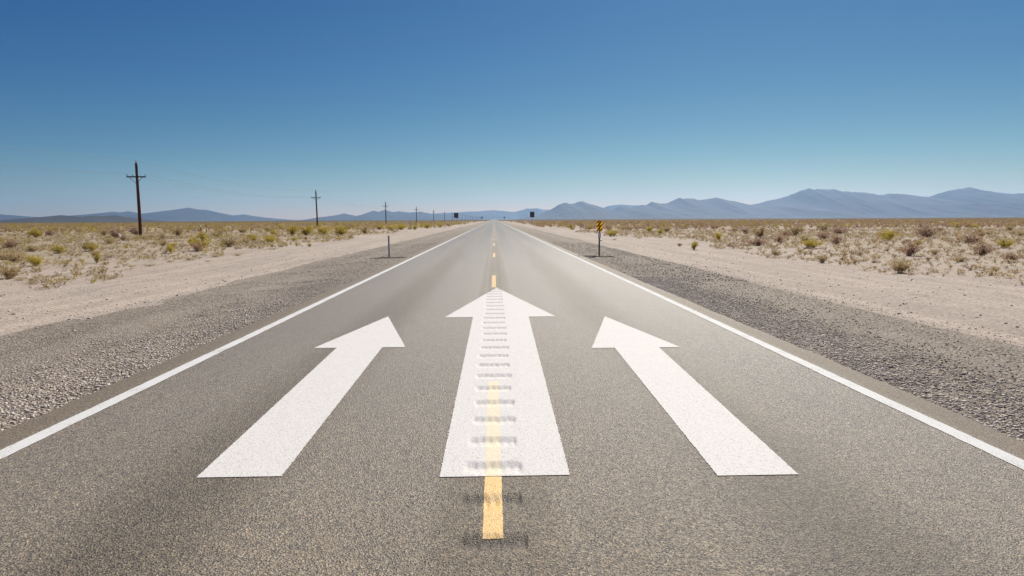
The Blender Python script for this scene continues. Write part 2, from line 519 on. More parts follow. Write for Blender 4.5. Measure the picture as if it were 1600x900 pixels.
parts_v, parts_f, parts_g = [], [], []
def add_road(xa, ya, side=None):
    v, g = road_grid(xa, ya)
    parts_f.append(grid_faces(len(ya), len(xa))+sum(len(p) for p in parts_v)); parts_v.append(v); parts_g.append(g)
yc_ = np.concatenate([-axis(6, .25, 60, 1.2)[::-1], axis(60, .25, 9000, 1.06)[1:]])
for sgn in (-1, 1):
    xa = np.array([.24, 1.0, 2.0, 3.0, 3.7, 3.97, 4.0, 4.02])
    X, Y = np.meshgrid(xa, yc_)
    Z = np.zeros_like(X)
    wig = np.array([.022*fbm(sgn*9, y*2.3, 1.0, 3)+.02*fbm(sgn*5, y, .3, 2) for y in yc_])
    X[:, 5:] += wig[:, None]
    Z[:, 6] = -.012; Z[:, 7] = -.08
    v = np.stack([sgn*X, Y, Z], -1).reshape(-1, 3)
    f = grid_faces(len(yc_), len(xa))
    if sgn < 0: f = f[:, ::-1]
    parts_f.append(f+sum(len(p) for p in parts_v)); parts_v.append(v); parts_g.append(np.zeros(len(v)))
xc = np.arange(-.24, .2401, .48/60)
add_road(xc, np.arange(2.0, 14.0001, .015))
add_road(xc[::4], np.arange(14.0, 60.0001, .04))
add_road(np.array([-.24, 0, .24]), np.concatenate([yc_[yc_ < 2.0], [2.0]]))
add_road(np.array([-.24, 0, .24]), np.concatenate([[60.0], yc_[yc_ > 60.0]]))
me = mesh_np('road', np.concatenate(parts_v), np.concatenate(parts_f), [M_ASPH], True)
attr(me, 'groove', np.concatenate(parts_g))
road = tag(link('road', me), kind='structure')

# painted edge lines
for sgn in (-1, 1):
    xe = np.array([3.52, 3.57, 3.62, 3.66])-.005
    Y = np.concatenate([np.arange(-20, 30, .06), np.arange(30, 120, .5), axis(10, 4, 8900, 1.05)[1:]+120])
    V = np.empty((len(Y), 4, 3), np.float32)
    for j, y in enumerate(Y):
        j1, j2 = .007*fbm(3, y, 9, 3)+.006*fbm(5, y, .4, 2), .007*fbm(8, y, 9, 3)+.006*fbm(5, y, .4, 2)
        V[j, :, 0] = sgn*(xe+np.array([j1, 0, 0, j2])); V[j, :, 1] = y; V[j, :, 2] = .004
    f = grid_faces(len(Y), 4)
    if sgn < 0: f = f[:, ::-1]
    o = link('edge_line', mesh_np('edge_line', V.reshape(-1, 3), f, [M_WHITE]))
    tag(o, 'long white painted line along the %s edge of the road' % ('left' if sgn < 0 else 'right'), 'road marking', 'white road edge lines')

# yellow centre dashes
X_C = -.02
def dash_mesh(y0, L, fine):
    ya = np.arange(0, L+.0001, .015 if fine else L/12)
    xa = np.linspace(-.055, .055, 15 if fine else 4)
    X, Y = np.meshgrid(xa, ya)
    X = X+.0012*np.sin(Y*43+1.7*np.sin(Y*17))*(np.abs(X) > .05)
    Z, g = groove_fn(X+X_C, Y+y0)
    v = np.stack([X, Y, Z+.0022], -1).reshape(-1, 3)
    me_ = mesh_np('centre_dash', v, grid_faces(len(ya), len(xa)), [M_YEL], True)
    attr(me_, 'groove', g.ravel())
    return me_
for k in range(0, 42):
    y0 = 3.10+12.19*k
    if k < 4: dm = dash_mesh(y0, 3.15, True)
    elif k == 4: dm = far_dash = dash_mesh(y0, 3.15, False)
    else: dm = far_dash
    o = link('centre_dash', dm)
    o.location = (X_C, y0, 0)
    lab = ['yellow centre line dash nearest the viewer, running under the tail of the middle arrow',
           'yellow centre line dash just beyond the tip of the middle arrow',
           'short yellow centre dash, second one beyond the tip of the middle arrow'][k] if k < 3 else \
          'tiny yellow centre dash far up the road towards the vanishing point'
    tag(o, lab, 'road marking', 'yellow dashes along the road centre')

# white arrows
def arrow(bl, br, sl, sr, hl, hr, tip, label):
    P = [on_ground(*q) for q in (bl, br, sl, sr, hl, hr, tip)]
    yb = (P[0].y+P[1].y)/2; ysh = sum(P[i].y for i in (2, 3, 4, 5))/4; yt = P[6].y
    n1 = int((ysh-yb)/.015)+2; n2 = int((yt-ysh)/.015)+2; nc = 80
    rows = []
    for t in np.linspace(0, 1, n1):
        rows.append((yb+(ysh-yb)*t, P[0].x+(P[2].x-P[0].x)*t, P[1].x+(P[3].x-P[1].x)*t))
    r2 = []
    for t in np.linspace(0, .999, n2):
        r2.append((ysh+(yt-ysh)*t, P[4].x+(P[6].x-P[4].x)*t, P[5].x+(P[6].x-P[5].x)*t))
    ox, oy = P[6].x, yb
    def block(rr):
        rr = np.array(rr)
        s = np.linspace(0, 1, nc)[None, :]
        rr[:, 1] += RNG.normal(0, .0022, len(rr)); rr[:, 2] += RNG.normal(0, .0022, len(rr))
        X = rr[:, 1:2]*(1-s)+rr[:, 2:3]*s
        Y = np.repeat(rr[:, :1], nc, 1)
        Z, g = groove_fn(X, Y)
        return np.stack([X-ox, Y-oy, Z+.0045], -1).reshape(-1, 3)
    v1, v2 = block(rows), block(r2)
    f = np.concatenate([grid_faces(len(rows), nc), grid_faces(len(r2), nc)+len(v1)])
    va = np.concatenate([v1, v2])
    me_ = mesh_np('road_arrow', va, f, [M_ARROW], True)
    GX, GY = va[:, 0]+ox, va[:, 1]+oy
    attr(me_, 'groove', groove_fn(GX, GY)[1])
    attr(me_, 'cream', np.clip((.062-np.abs(GX-X_C))/.012, 0, 1)*(GY < 6.25)*.85)
    o = link('road_arrow', me_)
    o.location = (ox, oy, 0)
    tag(o, label, 'road arrow', 'white arrows painted on the road')
arrow((308, 746), (439, 746), (526.5, 543.5), (597, 543.5), (491, 543.5), (633, 543.5), (606.5, 494.6),
      'white painted arrow in the left lane, slanting towards the centre from the left')
arrow((687, 744.5), (891, 744.5), (739, 495.5), (826, 495.5), (695, 495.5), (869, 495.5), (776, 449.5),
      'large straight white painted arrow in the middle of the road over the yellow dash')
arrow((1120.4, 743), (1249, 743), (960, 543.5), (1030, 543.5), (924, 543.5), (1064, 543.5), (945, 494.5),
      'white painted arrow in the right lane, slanting towards the centre from the right')

# loose gravel stones on the shoulders: one uncountable mass
def stones():
    phi = (1+5**.5)/2
    ico = np.array([(-1,phi,0),(1,phi,0),(-1,-phi,0),(1,-phi,0),(0,-1,phi),(0,1,phi),(0,-1,-phi),(0,1,-phi),(phi,0,-1),(phi,0,1),(-phi,0,-1),(-phi,0,1)])/1.9
    fac = np.array([(0,11,5),(0,5,1),(0,1,7),(0,7,10),(0,10,11),(1,5,9),(5,11,4),(11,10,2),(10,7,6),(7,1,8),(3,9,4),(3,4,2),(3,2,6),(3,6,8),(3,8,9),(4,9,5),(2,4,11),(6,2,10),(8,6,7),(9,8,1)])
    P = []; S = []; T = []
    def scatter(sgn, n, x0, x1, y0, y1, s0, s1, edge=1.0):
        x = x0+(x1-x0)*(RNG.random(n)**edge if edge < 5 else np.abs(RNG.normal(0, .62, n)).clip(0, 2.2))
        y = y0+(y1-y0)*RNG.random(n)**1.25
        s = s0+(s1-s0)*RNG.random(n)**2.6
        z = np.array([float(shoulder_z(a)) if a < 7.4 else ground_z(sgn*a, b) for a, b in zip(x, y)])
        P.append(np.stack([sgn*x, y, z+s*.12], 1)); S.append(s); T.append(RNG.beta(2.9, 1.6, n))
    for sgn in (-1, 1):
        scatter(sgn, 29000, 3.97, 5.25, 3.0, 18, .008, .029, 9)
        scatter(sgn, 12000, 4.5, 8.0, 3.2, 24, .006, .024, 1.3)
        scatter(sgn, 260, 6.5, 9.5, 4, 40, .01, .05)
        scatter(sgn, 1500, 7.6, 15, 5, 45, .008, .045, 1.4)
        scatter(sgn, 4000, 3.98, 7.2, 17, 45, .018, .042)
        scatter(sgn, 150, 3.85, 4.0, 3.0, 25, .006, .018)
    # rough dark stones pushed up round the feet of the two roadside posts
    for px, py in ((608, 401.5), (936, 399.5)):
        b = on_ground(px, py)
        n = 260
        x = b.x+RNG.normal(0, .38, n); y = b.y-.15+RNG.normal(0, .22, n)
        s = .02+.04*RNG.random(n)
        P.append(np.stack([x, y, np.array([float(shoulder_z(abs(a))) for a in x])+s*.25], 1)); S.append(s); T.append(RNG.random(n)*.22)
    P = np.concatenate(P); S = np.concatenate(S); T = np.concatenate(T)
    n = len(P)
    base = ico[None]*(1+.33*RNG.standard_normal((n, 12, 1)).clip(-1, 1))
    base = base*(np.array([1, 1, .62])*(0.75+.5*RNG.random((n, 1, 3))))
    th = RNG.random(n)*6.283; ct, st = np.cos(th)[:, None], np.sin(th)[:, None]
    x = base[..., 0]*ct-base[..., 1]*st; y = base[..., 0]*st+base[..., 1]*ct
    v = np.stack([x, y, base[..., 2]], -1)*S[:, None, None]*.62+P[:, None, :]
    f = (fac[None]+(np.arange(n)*12)[:, None, None]).reshape(-1, 3)
    me_ = mesh_np('loose_gravel', v.reshape(-1, 3), f, [M_STONE])
    attr(me_, 'tone', np.repeat(T, 12))
    tag(link('loose_gravel', me_), 'loose grey and brown stones strewn over both gravel shoulders', 'gravel', kind='stuff')
stones()

# ------------------------------------------------------------------ mountains
def ridge(name, prof, D, depth, mat, base=-6.0, seed=0.0, rough=1.0):
    prof = sorted(prof)
    px = np.array([p[0] for p in prof], float); py = np.array([p[1] for p in prof], float)
    n = max(220, int((px[-1]-px[0])*1.6))
    xs_ = np.linspace(px[0], px[-1], n)
    ys_ = np.interp(xs_, px, py)
    fr = [0, .1, .2, .3, .4, .5, .6, .68, .76, .84, .9, .95, 1.0, 1.06, 1.14, 1.25, 1.4, 1.6, 1.85]
    V = np.empty((n, len(fr), 3), np.float32)
    for i in range(n):
        p = at_depth(xs_[i], ys_[i], D)
        H = max(2.0, p.z-base)
        for j, t in enumerate(fr):
            Y = D+(t-1)*depth
            X = p.x
            if t <= 1:
                h = H*t**1.25
            else:
                h = H*max(0, 1-((t-1)/.85))**1.1
            q = Vector((X/1500*1.0+seed, Y/2600, seed))
            spur = mnoise.ridged_multi_fractal(Vector((X/(depth*.42)+seed, Y/(depth*1.6), seed)), .9, 2.1, 5, 1.0, 2.0)-1.0
            k = max(0, min(1, t*3))*max(0, 1-abs(t-.0)) if t < 1 else 0.25*min(1, (t-1)*3)
            h += H*.42*rough*spur*k*(1.0 if t < .97 else .3)
            if abs(t-1) < .001:
                h = H*(1+rough*(.035*mnoise.noise(Vector((X/260, seed, 1)))+.03*mnoise.noise(Vector((X/95, seed, 5)))))
            V[i, j] = (X*(Y/D)**.0, Y, base+max(0, min(h, H*1.05)))
    o = link(name, mesh_np(name, V.reshape(-1, 3), grid_faces(n, len(fr)), [mat], True))
    tag(o, kind='structure')
    return o

M_R1 = mat_rock('haze_blue_rock', (.022, .026, .038), (.075, .075, .088))  # blue of the distant haze is put into the rock colour
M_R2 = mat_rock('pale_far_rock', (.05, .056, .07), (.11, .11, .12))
M_R4 = mat_rock('shaded_blue_rock', (.010, .015, .026), (.040, .046, .060))  # darker copy for the left ranges, shade and haze blue in its colour
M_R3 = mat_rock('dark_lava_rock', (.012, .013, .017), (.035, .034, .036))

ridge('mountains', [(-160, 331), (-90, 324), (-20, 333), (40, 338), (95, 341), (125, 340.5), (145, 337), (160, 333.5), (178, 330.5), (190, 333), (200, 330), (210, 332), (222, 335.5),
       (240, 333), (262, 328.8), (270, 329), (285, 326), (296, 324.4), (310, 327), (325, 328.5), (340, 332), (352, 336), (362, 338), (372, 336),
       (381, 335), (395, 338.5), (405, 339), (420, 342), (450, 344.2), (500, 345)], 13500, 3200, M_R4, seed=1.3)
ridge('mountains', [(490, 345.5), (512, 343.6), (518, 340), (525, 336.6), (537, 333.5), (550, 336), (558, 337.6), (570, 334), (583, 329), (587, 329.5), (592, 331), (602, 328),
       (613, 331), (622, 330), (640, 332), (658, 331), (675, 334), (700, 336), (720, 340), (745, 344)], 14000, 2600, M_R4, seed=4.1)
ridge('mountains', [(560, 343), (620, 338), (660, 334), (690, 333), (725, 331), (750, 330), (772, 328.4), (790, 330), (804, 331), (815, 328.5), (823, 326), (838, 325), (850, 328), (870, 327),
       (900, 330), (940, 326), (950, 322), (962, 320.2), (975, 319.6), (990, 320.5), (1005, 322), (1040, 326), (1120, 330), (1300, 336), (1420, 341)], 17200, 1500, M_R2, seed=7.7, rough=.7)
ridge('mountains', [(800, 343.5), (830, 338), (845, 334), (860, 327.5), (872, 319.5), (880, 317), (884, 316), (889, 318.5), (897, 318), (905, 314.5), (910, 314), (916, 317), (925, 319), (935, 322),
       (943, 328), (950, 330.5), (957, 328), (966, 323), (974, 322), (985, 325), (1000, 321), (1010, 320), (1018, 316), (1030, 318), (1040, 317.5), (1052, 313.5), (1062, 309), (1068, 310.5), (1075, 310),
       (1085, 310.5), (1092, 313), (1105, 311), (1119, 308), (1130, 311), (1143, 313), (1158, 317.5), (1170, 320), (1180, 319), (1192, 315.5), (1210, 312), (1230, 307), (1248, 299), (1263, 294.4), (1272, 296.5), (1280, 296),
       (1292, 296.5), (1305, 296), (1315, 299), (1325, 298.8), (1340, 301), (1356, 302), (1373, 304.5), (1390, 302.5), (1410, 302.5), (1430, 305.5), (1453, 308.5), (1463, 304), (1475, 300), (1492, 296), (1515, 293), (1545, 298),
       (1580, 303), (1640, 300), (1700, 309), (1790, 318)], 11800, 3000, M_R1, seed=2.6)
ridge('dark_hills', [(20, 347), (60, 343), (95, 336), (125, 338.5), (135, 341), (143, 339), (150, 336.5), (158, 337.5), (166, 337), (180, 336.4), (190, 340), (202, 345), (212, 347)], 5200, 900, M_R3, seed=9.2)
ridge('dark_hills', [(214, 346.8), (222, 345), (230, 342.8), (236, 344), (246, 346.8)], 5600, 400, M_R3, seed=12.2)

# ------------------------------------------------------------------ utility poles and wires
POLE_X, POLE_H = -40.0, 8.25
def make_pole():
    root = empty('utility_pole', (0, 0, 0))
    mb = MB(); mb.tube([(0, 0, -1.0), (0, 0, 0), (.02, 0, 2.5), (.01, 0, 5), (0, 0, POLE_H-.12), (0, 0, POLE_H)], [.18, .175, .165, .15, .125, .10], 14)
    mb.build('shaft', M_WOOD, root, True)
    mb = MB(); mb.box(-1.06, -.20, 6.62, 1.06, -.10, 6.76, bev=.01); mb.build('crossarm', M_ARMW, root)
    for s in (-1, 1):
        mb = MB(); mb.tube([(s*.72, -.215, 6.63), (s*.05, -.19, 5.98)], .026, 6); mb.build('brace', M_ARMW, root)
    for x in (-1.0, -.34, 1.0):
        mb = MB(); z = 6.76
        mb.tube([(x, -.15, z), (x, -.15, z+.08), (x, -.15, z+.085), (x, -.15, z+.13), (x, -.15, z+.14), (x, -.15, z+.20), (x, -.15, z+.22)], [.015, .015, .06, .065, .045, .05, .03], 10)
        mb.build('insulator', M_PORC, root, True)
    mb = MB(); z = POLE_H
    mb.tube([(0, 0, z-.01), (0, 0, z+.10), (0, 0, z+.11), (0, 0, z+.17), (0, 0, z+.18), (0, 0, z+.26), (0, 0, z+.30)], [.03, .03, .075, .08, .05, .055, .02], 10)
    mb.build('insulator', M_PORC, root, True)
    mb = MB(); mb.tube([(.13, -.06, POLE_H-1.2), (.14, -.06, POLE_H-.35)], .05, 8); mb.build('cutout', M_DKST, root)
    return root

def copy_tree(o, parent=None):
    c_ = o.copy(); COL.objects.link(c_)
    if parent: c_.parent = parent
    for ch in list(o.children): copy_tree(ch, c_)
    return c_

pole_y = [-20.0] + [70.95, 141.0] + [40*974*(.0059+.00232*i) for i in range(22)]
proto = make_pole()
pole_bases = []
labels = {0: 'wooden utility pole beside the viewer, out of sight to the left',
          1: 'tall dark wooden utility pole with crossarm, nearest in the line, left of the road',
          2: 'wooden utility pole with crossarm, second nearest in the line, behind yellow-green bushes',
          3: 'wooden utility pole with crossarm, third in the line, before the small blue peak',
          4: 'thin utility pole right of the white post, fourth in the line'}
for i, y in enumerate(pole_y):
    o = proto if i == 0 else copy_tree(proto)
    z = ground_z(POLE_X, y)
    o.location = (POLE_X, y, z)
    o.rotation_euler = (R(random.uniform(-.5, .5)), R(random.uniform(-.6, .6)) if i != 1 else R(.2), R(random.uniform(-3, 3)))
    tag(o, labels.get(i, 'tiny utility pole in the far line shrinking towards the end of the road'), 'utility pole', 'utility poles along the left of the road')
    pole_bases.append(Vector((POLE_X, y, z)))
for (dx, dz, lab) in ((0, POLE_H+.27, 'thin power line wire strung over the tops of the utility poles'),
                      (-1.0, 6.97, 'thin power line wire on the left ends of the pole crossarms'),
                      (1.0, 6.97, 'thin power line wire on the right ends of the pole crossarms')):
    mb = MB(); pts = []
    for a, b in zip(pole_bases[:14], pole_bases[1:14]):
        for s in range(12):
            t = s/12
            p = a.lerp(b, t); sag = 1.1*4*t*(1-t)
            pts.append((p.x+dx, p.y-.15*(dx != 0), p.z+dz-sag))
    mb.tube(pts, .007, 5)
    tag(mb.build('power_line', M_WIRE), lab, 'power line', 'wires between the utility poles')

# ------------------------------------------------------------------ roadside markers and signs
def base_at(px, py, z=0.0):
    p = on_ground(px, py, z); p.z = ground_z(p.x, p.y) if abs(p.x) > 7.6 else float(shoulder_z(abs(p.x)))
    return p

# striped object marker on its post, right shoulder
b = base_at(936.3, 399.5, -.03)
root = empty('object_marker', b)
tag(root, 'yellow and black striped marker sign on a thin post on the right gravel shoulder', 'road sign')
mb = MB()
mb.box(-.035, -.004, -.4, .035, .004, 1.62, bev=.002); mb.box(-.035, .004, -.4, -.027, .03, 1.62); mb.box(.027, .004, -.4, .035, .03, 1.62)
mb.build('post', M_DKST, root)
mb = MB(); mb.box(-.13, -.018, 1.15, .13, -.010, 1.62, bev=.003); mb.build('striped_panel', M_STRIPE, root)
mb = MB(); mb.box(-.065, -.017, .84, .065, -.010, 1.07, bev=.003); mb.build('reflector_plate', M_WPNT, root)
mb = MB()
for z in (1.22, 1.55): mb.tube([(0, -.019, z), (0, -.026, z)], .014, 8)
mb.build('bolt', M_GALV, root)

# bare delineator post, left shoulder
b = base_at(608, 401.5, -.03)
root = empty('delineator_post', b)
tag(root, 'thin grey steel marker post standing on the left gravel shoulder', 'marker post')
mb = MB()
mb.box(-.028, -.004, -.4, .028, .004, .99, bev=.002); mb.box(-.036, .004, -.4, -.028, .03, .99); mb.box(.028, .004, -.4, .036, .03, .99)
mb.build('post', M_GALV, root)
mb = MB()
for z in (.78, .88): mb.tube([(0, -.006, z), (0, -.014, z)], .012, 8)
mb.build('bolt', M_DKST, root)

# white marker post at the edge of the scrub
b = base_at(641.5, 357.6); s = (b.y/960)
root = empty('white_marker_post', b)
tag(root, 'tall flat white marker post at the edge of the scrub left of the road', 'marker post')
mb = MB(); mb.box(-1.3*s, -.03, -.3, 1.3*s, .03, 11.5*s, bev=.01); mb.box(-1.0*s, -.028, 11.5*s, 1.0*s, .028, 12.6*s, bev=.012); mb.build('post', M_WPNT, root)
mb = MB(); mb.box(-1.5*s, -.05, -.2, 1.5*s, .05, 1.6*s, bev=.01); mb.build('base_sleeve', M_RUST, root)

# leaning white marker near the first pole
b = base_at(187.5, 371.5); s = b.y/960
root = empty('white_marker_post', b)
tag(root, 'short leaning white marker post in the scrub left of the nearest utility pole', 'marker post')
root.rotation_euler = (0, R(-8), R(12))
mb = MB(); mb.tube([(0, 0, -.3), (0, 0, 6.2*s)], 1.45*s, 12); mb.build('post', M_WPNT, root, True)
mb = MB(); mb.tube([(0, 0, 6.2*s), (0, 0, 7.4*s), (0, 0, 8.0*s)], [1.55*s, 1.5*s, .6*s], 12); mb.build('cap', M_WPNT, root, True)

# short capped post and rusty rods in the left scrub
b = base_at(313.5, 362.5); s = b.y/960
root = empty('capped_post', b)
tag(root, 'short rusty post with a white cap in the left scrub', 'marker post')
mb = MB(); mb.tube([(0, 0, -.3), (0, 0, 7.2*s)], 1.0*s, 8); mb.build('post', M_RUST, root)
mb = MB(); mb.tube([(0, 0, 7.0*s), (0, 0, 9.6*s), (0, 0, 10.4*s)], [1.5*s, 1.5*s, .7*s], 10); mb.build('cap', M_WPNT, root, True)
for px, pt, pb, lab in ((322.5, 351, 363, 'thin rusty rod standing just right of the white capped post'),
                        (433, 347.5, 357.5, 'thin rusty rod with a pale tip behind the yellow-green bushes')):
    b = base_at(px, pb); s = b.y/960; h = (pb-pt)*s
    root = empty('survey_rod', b); tag(root, lab, 'survey rod', 'rusty survey rods in the left scrub')
    mb = MB(); mb.tube([(0, 0, -.3), (0, 0, h)], .62*s, 8); mb.build('rod', M_RUST, root)
    mb = MB(); mb.box(-.75*s, -.03, h-1.6*s, .75*s, -.0, h, bev=.005) if px > 400 else mb.tube([(0, 0, h), (0, 0, h+.3*s)], [.9*s, .5*s], 8)
    mb.build('tip', M_WPNT if px > 400 else M_RUST, root)
b = base_at(302.5, 364); s = b.y/960
root = empty('white_stake', b); tag(root, 'thin pale stake in the scrub left of the capped post', 'stake')
mb = MB(); mb.box(-.5*s, -.02, -.2, .5*s, .02, 7*s, bev=.005); mb.build('stake', M_WPNT, root)
# a white stone behind the striped marker
b = base_at(939.4, 374.5); s = b.y/960
v = []; rr = random.Random(4)
mb = MB(); mb.tube([(-1.5*s, 0, .8*s), (-.9*s, 0, 1.0*s), (0, 0, 1.1*s), (.9*s, 0, .9*s), (1.5*s, 0, .7*s)], [.3*s, .9*s, 1.1*s, .85*s, .3*s], 9)
o = mb.build('white_stone', M_WPNT, None, True); o.location = b
tag(o, 'small white stone on the sand just behind the striped marker post', 'stone')

# far road signs seen from behind / in shade
def far_sign(px, pb, x0, x1, y0, y1, label, diamond=False):
    b = base_at(px, pb); s = b.y/966
    root = empty('road_sign', b); tag(root, label, 'road sign', 'dark roadside signs far up the road')
    z0, z1 = b.y*0+(pb-y1)*s, (pb-y0)*s
    mb = MB(); mb.box(-.05, -.03, -.4, .05, .03, z1*.98, bev=.005); mb.build('post', M_DKST, root)
    w = (x1-x0)/2*s
    mb = MB(); mb.box(-w, -.075, z0, w, -.035, z1, bev=.01); mb.build('panel', M_SIGNB, root)
    mb = MB()
    for t in (.3, .7): mb.box(-w*.9, -.085, z0+(z1-z0)*t-.03, w*.9, -.0755, z0+(z1-z0)*t+.03)
    mb.build('rail', M_DKST, root)
far_sign(713, 349.5, 709.8, 716.6, 332.4, 340.2, 'dark square road sign on a post, left of the road in the distance')
far_sign(831.5, 349.0, 828.3, 835.2, 330.6, 339.2, 'dark square road sign on a post, right of the road in the distance')
far_sign(753, 345.0, 751.9, 754.2, 338.6, 341.0, 'tiny dark road sign near the road end, left side')
far_sign(788, 344.8, 786.9, 789.2, 338.8, 341.0, 'tiny dark road sign near the road end, right side')

# ------------------------------------------------------------------ desert scrub
KIND = {
    'creosote_bush': mat_foliage('creosote_leaves', (.31, .235, .040), (.62, .49, .10), .55),
    'dry_shrub':     mat_foliage('dry_shrub_twigs', (.33, .245, .125), (.64, .50, .28), .5),
    'brown_shrub':   mat_foliage('brown_shrub_twigs', (.27, .17, .115), (.55, .38, .27), .5),
    'straw_tuft':    mat_foliage('straw_blades', (.42, .335, .21), (.70, .59, .42), .5),
}
def bush_arrays(rng, kind, n_stem, n_leaf):
    """unit bush: radius about 0.5, height about 0.5-0.6; returns verts (quads) and tone"""
    V = []; T = []
    low = kind == 'straw_tuft'
    q_ = .15 if low else .22
    lob = [(rng.uniform(-q_, q_), rng.uniform(-q_, q_), rng.uniform(.75, 1.15)) for _ in range(4)]
    tips = []
    for i in range(n_stem):
        lx, ly, lh = lob[i % 4]
        a = rng.uniform(0, 6.283); r = (rng.random()**.5)*.42
        el = math.sqrt(max(0, 1-(r/.46)**2))
        tip = Vector((lx+r*math.cos(a), ly+r*math.sin(a), (.16+.42*el*lh*rng.uniform(.75, 1.1))*(.62 if low else 1)))
        root = Vector((lx*.45+rng.uniform(-.05, .05), ly*.45+rng.uniform(-.05, .05), -.03))
        mid = root.lerp(tip, .5)+Vector((rng.uniform(-.04, .04), rng.uniform(-.04, .04), .05))
        tips.append((root, mid, tip))
        w = .007 if not low else .005
        d = Vector((rng.uniform(-1, 1), rng.uniform(-1, 1), 0)).normalized()*w
        for p, q, k in ((root, mid, 1.0), (mid, tip, .7)):
            V += [p-d*k, p+d*k, q+d*k*.6, q-d*k*.6]; T += [rng.uniform(0, .35)]*4
    for i in range(n_leaf):
        root, mid, tip = tips[rng.randrange(len(tips))]
        t = rng.uniform(.25, 1.08)
        p = mid.lerp(tip, (t-.5)*2) if t > .5 else root.lerp(mid, t*2)
        p = p+Vector((rng.gauss(0, .045), rng.gauss(0, .045), rng.gauss(0, .03)))
        if p.z < .01: p.z = .01+rng.random()*.05
        if low:
            dr = (p-Vector((0, 0, -.2))).normalized()+Vector((rng.uniform(-.6, .6), rng.uniform(-.6, .6), rng.uniform(-.1, .5)))
            L, w = rng.uniform(.06, .14), rng.uniform(.006, .012)
        else:
            dr = Vector((rng.gauss(0, 1), rng.gauss(0, 1), rng.gauss(.5, .8)))
            L, w = rng.uniform(.03, .075), rng.uniform(.009, .02)
        dr.normalize()
        sd = dr.cross(Vector((rng.gauss(0, 1), rng.gauss(0, 1), rng.gauss(0, 1)))).normalized()*w
        tone = min(1, max(0, rng.gauss(.5, .24)))
        V += [p-dr*L*.5-sd*.6, p-dr*L*.5+sd*.6, p+dr*L*.5+sd, p+dr*L*.5-sd]; T += [tone]*4
    return np.array([tuple(v) for v in V], np.float32), np.array(T, np.float32)

rb = random.Random(21)
VAR = {}
for kd in KIND:
    VAR[kd] = []
    for i in range(5):
        v, t = bush_arrays(rb, kd, 46 if kd != 'straw_tuft' else 30, 850 if kd != 'straw_tuft' else 420)
        me = mesh_np(kd, v, np.arange(len(v)).reshape(-1, 4), [KIND[kd]])
        attr(me, 'tone', t)
        VAR[kd].append(me)

placed = []
def put_bush(kd, x, y, w, h, label):
    o = bpy.data.objects.new(kd, rb.choice(VAR[kd]))
    COL.objects.link(o)
    o.location = (x, y, ground_z(x, y)-.01)
    o.scale = (w*rb.uniform(.92, 1.08), w*rb.uniform(.85, 1.1), h/.56)
    o.rotation_euler = (0, 0, rb.uniform(0, 6.283))
    side = 'left' if x < 0 else 'right'
    tag(o, label, 'bush' if kd != 'straw_tuft' else 'grass tuft', {'creosote_bush': 'yellow-green bushes ', 'dry_shrub': 'dry tan shrubs ', 'brown_shrub': 'brown shrubs ', 'straw_tuft': 'pale grass tufts '}[kd]+side+' of the road')
    placed.append((x, y, w))

def px_bush(kd, px, pb, wpx, hpx, label):
    p = on_ground(px, pb, -.06)
    s = p.y/960
    put_bush(kd, p.x, p.y, wpx*s, hpx*s, label)

